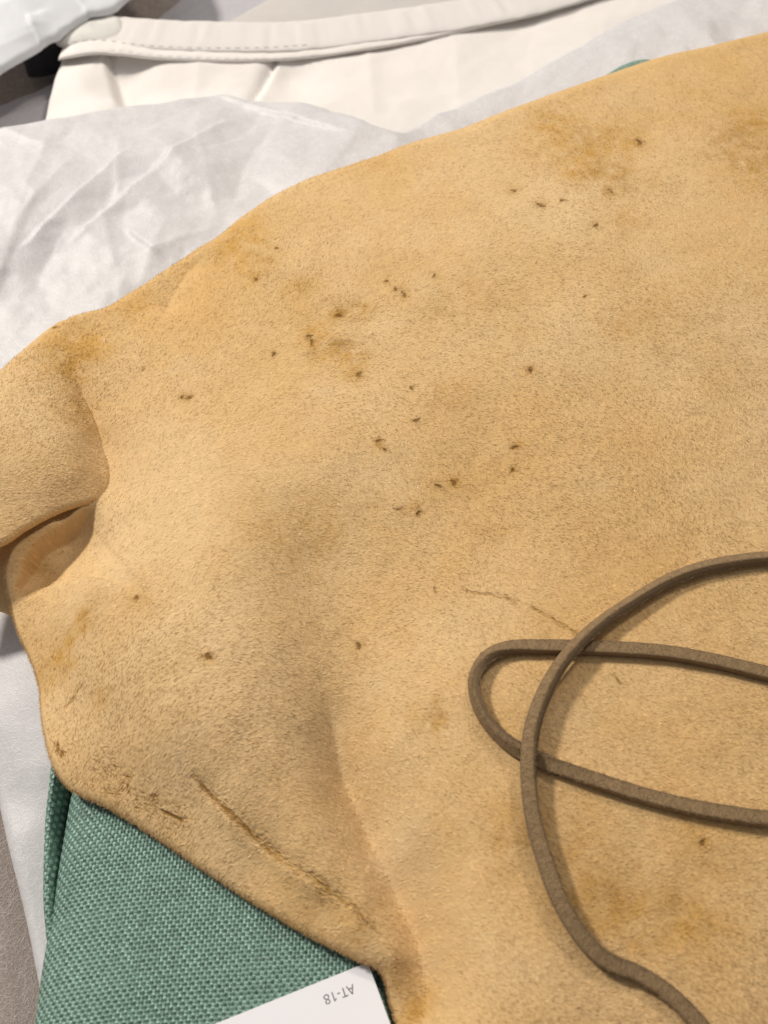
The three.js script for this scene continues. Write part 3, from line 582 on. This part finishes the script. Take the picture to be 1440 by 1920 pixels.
const puffTPS = heights([[390, 190, 40], [200, 215, 41], [60, 240, 38], [0, 250, 36], [-80, 260, 34], [560, 200, 42], [700, 245, 44], [760, 255, 46], [860, 215, 46], [1000, 150, 48], [1120, 80, 50], [1260, 10, 54], [1440, -50, 56], [0, 400, 36], [-80, 500, 32], [120, 320, 40], [250, 300, 43], [400, 300, 45], [550, 290, 46], [640, 300, 46], [300, 420, 42], [420, 400, 44], [150, 480, 38], [250, 520, 38], [50, 600, 34], [0, 680, 33], [200, 600, 36], [-80, 720, 30], [900, 240, 46], [1100, 150, 50], [1300, 80, 54], [1440, 40, 56], [1600, 0, 54], [1000, 400, 46], [600, 600, 42], [1400, 300, 50]]);
const puffCrease = crease([[205, 345, 90, 440, 3.5, 9, 1], [230, 300, 228, 372, 1.2, 3], [378, 288, 198, 418, 2, 6, 1], [376, 288, 402, 392, 1.2, 4], [198, 418, 215, 492, 1.5, 5, 0], [250, 450, 292, 487, 1.6, 5, 1], [292, 487, 380, 455, 1.4, 4, 0], [435, 198, 610, 275, 2.2, 8, 1], [0, 520, 62, 410, 0.9, 8, 1], [60, 410, 130, 330, 2, 6, 0], [0, 250, 90, 290, 2.2, 5, 0], [90, 290, 40, 420, 1.5, 5, 0], [720, 250, 830, 212, 2.5, 6, 0], [840, 208, 1120, 70, 2.5, 10, 0], [1090, 110, 1190, 50, 2.2, 6, 0], [1340, 20, 1430, 50, 2, 6, 1], [900, 205, 1180, 95, 2, 9, 1], [500, 260, 650, 300, 1.4, 8, 0]]);
const puffHeight = (x, z) => puffTPS(x, z) + puffCrease(x, z) * 0.9 + crumple(x, z) * 1.1 + fineCrumple(x, z) + 0.0012 * fbm(x * 60, z * 60, 3);
const puffOutline = outline([[-140, 250, 5], [-60, 245, 4], [0, 240, 4], [50, 232, 5], [110, 221, 6], [170, 210, 7], [230, 200, 8], [310, 192, 8], [390, 181, 8], [470, 187, 9], [560, 190, 10], [640, 210, 10], [700, 233, 8], [745, 247, 4], [780, 232, 3], [840, 206, 4], [920, 172, 5], [1000, 135, 6], [1060, 100, 6], [1120, 66, 7], [1190, 30, 7], [1260, 0, 7], [1350, -50, 7], [1600, -80, 5], [1650, 250, 3], [1300, 330, 3], [900, 480, 3], [600, 640, 3], [420, 760, 3], [150, 800, 3], [-160, 800, 3]], puffHeight);
const wrap = thing('protective_sheet', 'translucent white non-woven sheet crumpled behind the upper edge of the hide', 'wrapping sheet');
add('upper_layer', sheet(puffOutline, puffHeight, { cell: 0.0012, thick: 0.0003, uv: PAPER_UV(0.11) }), nonwoven, wrap);
{
  const low = (x, z) => puffHeight(x, z) - 0.0026 - 0.0012 * Math.abs(fbm(x * 40, z * 40 + 60, 2)), lower = puffOutline.map(([x, z, R]) => [x * 0.985, z * 0.985 + 0.004, R * 0.5]);
  add('added_under_layer', sheet(lower, low, { cell: 0.0025, thick: 0.0003, uv: PAPER_UV(0.11) }), nonwoven, wrap);  // white layer added beneath so the translucent sheet stays bright
  const mid = (x, z) => puffHeight(x, z) - 0.0013;
  add('added_tint_underlay', sheet(outline([[196, 420, 0.3], [300, 345, 0.3], [376, 290, 0.3], [392, 340, 0.3], [404, 395, 0.3], [480, 335, 0.3], [620, 260, 0.3], [720, 270, 0.3], [640, 400, 0.3], [420, 560, 0.3], [230, 640, 0.3], [250, 540, 0.3], [213, 490, 0.3]], mid), mid, { cell: 0.002, thick: 0.0003, uv: hideUV }), suede, hide);  // tan suede piece added beneath to tint the translucent sheet warm
}

// tissue at the lower left
const tissueTPS = heights([[0, 1140, 16], [60, 1300, 18], [20, 1500, 10], [60, 1700, 9], [90, 1900, 8], [-60, 1200, 12], [150, 1500, 12], [200, 1900, 8], [0, 1000, 16], [-80, 900, 10], [40, 1560, 11], [80, 1450, 14]]);
const tissueHeight = (x, z) => tissueTPS(x, z) + 0.0016 * fbm(x * 40 + 11, z * 14, 3) + crumple(x * 1.3 + 0.02, z) * 0.3;
tag(add('tissue_sheet', sheet(outline([[-60, 1300, 3], [-20, 1450, 3], [2, 1540, 3], [18, 1610, 3], [38, 1690, 3], [55, 1770, 3], [70, 1850, 3], [88, 1950, 3], [110, 2080, 3], [300, 2080, 1], [300, 1400, 1], [100, 900, 1], [-160, 850, 2]], tissueHeight), tissueHeight, { cell: 0.0012, thick: 0.0003, uv: PAPER_UV(0.11) }), nonwoven), 'white tissue sheet under the left edge of the hide, beside the green bag', 'tissue');

// turned-under corner of the hide, in the dark of the fold
{
  const f = heights([[0, 1050, 42], [20, 1140, 34], [-60, 1040, 44], [-60, 1140, 34], [60, 1100, 36], [80, 985, 40], [150, 955, 42], [220, 940, 42], [120, 900, 42]]);
  const g = sheet(outline([[-140, 1000, 1, 44], [-60, 930, 1, 44], [120, 900, 1, 42], [230, 920, 1, 42], [190, 980, 1, 41], [110, 1040, 1, 36], [90, 1090, 1, 34], [40, 1148, 1.2, 34], [0, 1141, 1.2, 34], [-60, 1130, 1.2, 34], [-120, 1120, 1, 34]], f), f, { cell: 0.001, thick: 0.0015, uv: hideUV });
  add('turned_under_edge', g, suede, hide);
}

// ---------------------------------------------------------------- the cream cotton garment at the back
{
  const garment = thing('cotton_apron', 'folded cream cotton apron with a waistband, behind the white sheet', 'apron');
  const bodyTPS = heights([[120, 100, 22], [85, 210, 20], [70, 300, 20], [190, 100, 26], [205, 195, 27], [150, 150, 26], [235, 150, 19], [240, 200, 18], [300, 116, 25.5], [440, 120, 25], [600, 112, 25.5], [760, 95, 27], [300, 150, 22.5], [400, 170, 23], [500, 120, 25], [455, 180, 25], [540, 150, 21], [600, 160, 24], [720, 150, 26], [720, 250, 26], [900, 130, 27], [1000, 60, 28], [1150, 0, 30], [1300, -60, 30], [1200, 200, 28], [800, 300, 26], [400, 400, 20], [100, 400, 18]]);
  const pleat = crease([[188, 100, 216, 200, 3, 5, 0, 22], [534, 112, 488, 195, 2, 6, 0, 22], [524, 112, 476, 195, -4, 2.5, 0, 22], [205, 105, 236, 200, -3.5, 4, 0, 22], [690, 95, 700, 200, 1, 6, 0, 22], [380, 115, 360, 200, 1.4, 9, 0, 22], [850, 80, 860, 200, 0.8, 9, 0, 22]]);
  const body = (x, z) => bodyTPS(x, z) + pleat(x, z) + 0.0016 * fbm(x * 30, z * 30 + 5, 4) + facets(51, 0.05, 0.0012)(x, z);
  add('body_panel', sheet(outline([[117, 85, 2], [114, 110, 2], [104, 135, 2.5], [94, 170, 3], [86, 200, 3], [80, 230, 3], [60, 420, 3], [700, 420, 3], [1300, 250, 3], [1400, -80, 3], [1150, -20, 3], [1000, 20, 3], [800, 60, 3], [560, 85, 3], [300, 85, 2], [190, 75, 2]], body), body, { cell: 0.0014, thick: 0.0015, skirt: 0.012, uv: PAPER_UV(0.06) }), cotton, garment);
  // a strip laid along a line: rounded cloth band of given width
  const strip = (pts, w, t, mat, name, puck = 0) => {
    const curve = new THREE.CatmullRomCurve3(pts.map(([x, y, h]) => { const [a, b] = onPlane(x, y, h / 1000); return new THREE.Vector3(a, h / 1000, b); }), false, 'centripetal');
    const N = 400, ring = 28, pos = [], uv = [], idx = [], up = new THREE.Vector3(0, 1, 0);
    for (let i = 0; i <= N; i++) {
      const s = i / N, p = curve.getPointAt(s), d = curve.getTangentAt(s), side = new THREE.Vector3().crossVectors(d, up).normalize();
      const W2 = (typeof w === 'function' ? w(s) : w) / 2;
      for (let j = 0; j < ring; j++) {
        const f = j / ring * Math.PI * 2, c = Math.cos(f), q = Math.sin(f), x = W2 * Math.sign(c) * Math.abs(c) ** 0.45, y = t / 2 * Math.sign(q) * Math.abs(q) ** 0.7 * (1 + puck * noise(s * 70, c * 1.2)) + puck * 0.0012 * noise(s * 45, 2 + c * 0.6);
        pos.push(p.x + side.x * x, p.y + y, p.z + side.z * x); uv.push(s * curve.getLength() / 0.06, x / 0.06);
      }
    }
    for (let i = 0; i < N; i++) for (let j = 0; j < ring; j++) { const a = i * ring + j, b = i * ring + (j + 1) % ring; idx.push(a, b, a + ring, b, b + ring, a + ring); }
    for (const e of [0, N]) { const c = pos.length / 3, p = curve.getPointAt(e / N); pos.push(p.x, p.y, p.z); uv.push(0, 0); for (let j = 0; j < ring; j++) { const a = e * ring + j, b = e * ring + (j + 1) % ring; if (e) idx.push(a, c, b); else idx.push(a, b, c); } }
    const g = new THREE.BufferGeometry(); g.setAttribute('position', new THREE.Float32BufferAttribute(pos, 3)); g.setAttribute('uv', new THREE.Float32BufferAttribute(uv, 2)); g.setIndex(idx); g.computeVertexNormals();
    add(name, g, mat, garment);
    return curve;
  };
  strip([[150, 58, 29], [210, 60, 29], [300, 66, 29], [440, 70, 29], [560, 68, 29], [740, 46, 30], [870, 27, 31], [1000, 0, 32], [1150, -45, 33]], 0.026, 0.0032, cottonBand, 'waistband', 0.2);
  strip([[117, 100, 26], [135, 94, 28.5], [165, 89, 29.5], [200, 88, 29.5], [300, 97, 28], [440, 102, 27.5], [560, 97, 27.5], [660, 84, 28.5], [760, 67, 29], [870, 45, 30], [1000, 14, 31], [1080, -8, 32], [1200, -45, 33]], 0.0122, 0.0026, cotton, 'binding_tape', 0.15);
  // the bulging end of the band
  const cap = new THREE.SphereGeometry(1, 48, 32), cp = cap.attributes.position;
  for (let i = 0; i < cp.count; i++) { const x = cp.getX(i), y = cp.getY(i), z = cp.getZ(i), e = (v) => Math.sign(v) * Math.abs(v) ** 0.8; const k = 1 + 0.07 * noise(x * 3 + 5, z * 3 + y * 2); cp.setXYZ(i, e(x) * 0.0185 * k, e(y) * 0.0042 * k, e(z) * 0.0138 * k); }
  cap.computeVertexNormals();
  const capMesh = add('band_end', cap, cottonCap, garment); { const [x, z] = onPlane(166, 54, 0.03); capMesh.position.set(x, 0.0285, z); capMesh.rotation.y = 0.12; }
  // stitches along the band
  const thread = new THREE.MeshStandardMaterial({ color: new THREE.Color(0.50, 0.45, 0.39), roughness: 0.8 });
  const st = new THREE.CapsuleGeometry(0.00024, 0.002, 3, 6); st.rotateZ(Math.PI / 2);
  const seam = new THREE.CatmullRomCurve3([[132, 78, 36], [165, 73, 37], [200, 74, 35.5], [250, 81, 34.5], [320, 86, 34], [400, 88, 34], [500, 87, 34], [580, 82, 34]].map(([x, y, h]) => { const [a, b] = onPlane(x, y, h / 1000); return new THREE.Vector3(a, h / 1000 - 0.0006, b); }));
  for (let i = 0; i < 25; i++) { const s = add('stitch', st, thread, garment), p = seam.getPointAt((i + 0.5) / 25), d = seam.getTangentAt((i + 0.5) / 25); s.position.copy(p); s.rotation.y = Math.atan2(-d.z, d.x); }
}
// white twill cloth folded behind the apron
{
  const f0 = heights([[400, 60, 14], [480, 10, 14], [560, -60, 14], [720, 20, 20], [720, -80, 20], [900, -20, 22], [1100, -80, 22], [700, 100, 16], [1100, 60, 20]]);
  const f = (x, z) => f0(x, z) + 0.0025 * fbm(x * 22, z * 22, 3);
  tag(add('twill_cloth', sheet(outline([[385, 60, 3], [430, 35, 3], [480, 8, 3], [560, -40, 3], [640, -90, 3], [1100, -140, 3], [1300, 0, 3], [1000, 100, 2], [500, 130, 2]], f), f, { cell: 0.002, thick: 0.002, skirt: 0.008, uv: PAPER_UV(0.05) }), twillCloth), 'white twill cloth with fine diagonal ribs, behind the apron waistband', 'cloth');
}
// thin tissue layers on the table, left of and behind the apron
[[0, 6, 'wide thin tissue layer lying flat on the table left of the apron, the lower one'], [14, 9, 'narrower tissue layer on top of the wider one, left of the apron']].forEach(([d, h, label], k) => {
  const f = (x, z) => h / 1000 + 0.0018 * fbm(x * 18 + k * 5, z * 18, 2);
  const m = nonwoven.clone(); m.color.setRGB(0.80, 0.78, 0.81); m.transmission = 0.3;
  tag(add('tissue_layer', sheet(outline([[-120, 262 + d * 2, 1], [0, 197 + d * 1.6, 1], [95, 157 + d * 1.7, 1], [200, 95 + d * 1.7, 1], [282, 42 + d, 1], [345 + d * 3, -8, 1], [420 + d * 3, -70, 1], [600, -60, 1], [500, 120, 1], [300, 300, 1], [-160, 420, 1]], f), f, { cell: 0.0025, thick: 0.0003, uv: PAPER_UV(0.11) }), m), label, 'tissue');
});
// crumpled white plastic bag in the corner
{
  const f0 = heights([[0, 132, 34], [80, 80, 34], [140, 40, 36], [230, 0, 36], [0, 60, 39], [100, 0, 41], [-120, 195, 34], [-80, 60, 41], [0, -40, 44], [150, -80, 43], [60, 50, 38], [330, -70, 36], [0, -150, 44]]);
  const cr = crease([[60, 50, 75, 72, 2.5, 5, 1, 36], [85, 40, 112, 55, 2, 5, 0, 36], [0, 95, 70, 60, 2, 7, 0, 36], [150, 10, 170, 30, 2, 6, 1, 36], [20, 30, 120, 0, 1.8, 8, 0, 36], [80, 72, 70, 60, -2, 3, 0, 36]]), fc = facets(33, 0.035, 0.003);
  const f = (x, z) => f0(x, z) + cr(x, z) * 0.7 + fc(x, z) * 0.3 + 0.0006 * fbm(x * 70, z * 70, 3);
  const plastic = new THREE.MeshPhysicalMaterial({ color: new THREE.Color(0.80, 0.815, 0.84), roughness: 0.6, transmission: 0.12, thickness: 0 });
  const pb = thing('plastic_bag', 'crumpled white plastic bag in the upper left corner, next to the apron', 'plastic bag');
  add('film', sheet(outline([[-120, 195, 2.5, 34], [0, 132, 2.5, 34], [40, 108, 2.5, 34], [76, 84, 2.5, 34], [90, 74, 2.5, 34.5], [112, 64, 2.5, 35], [132, 46, 2.5, 36], [160, 30, 2.5, 36], [192, 21, 2.5, 36], [215, 12, 2.5, 36], [240, -6, 2.5, 36], [330, -70, 2.5, 36], [200, -200, 2.5, 44], [-150, -150, 2.5, 44]], f), f, { cell: 0.0009, thick: 0.0006 }), plastic, pb);
  // black sheet standing in for the shadow under the film
  const shadowBlack = new THREE.MeshStandardMaterial({ color: new THREE.Color(0.012, 0.012, 0.016), roughness: 0.7 });
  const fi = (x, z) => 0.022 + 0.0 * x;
  add('painted_shadow', sheet(outline([[40, 100, 1], [62, 103, 1], [85, 99, 1], [108, 90, 1], [122, 80, 1], [150, 40, 1], [100, 20, 1], [40, 60, 1]], fi), fi, { cell: 0.0015, thick: 0.012 }), shadowBlack, pb);
}

renderer.render(scene, camera);
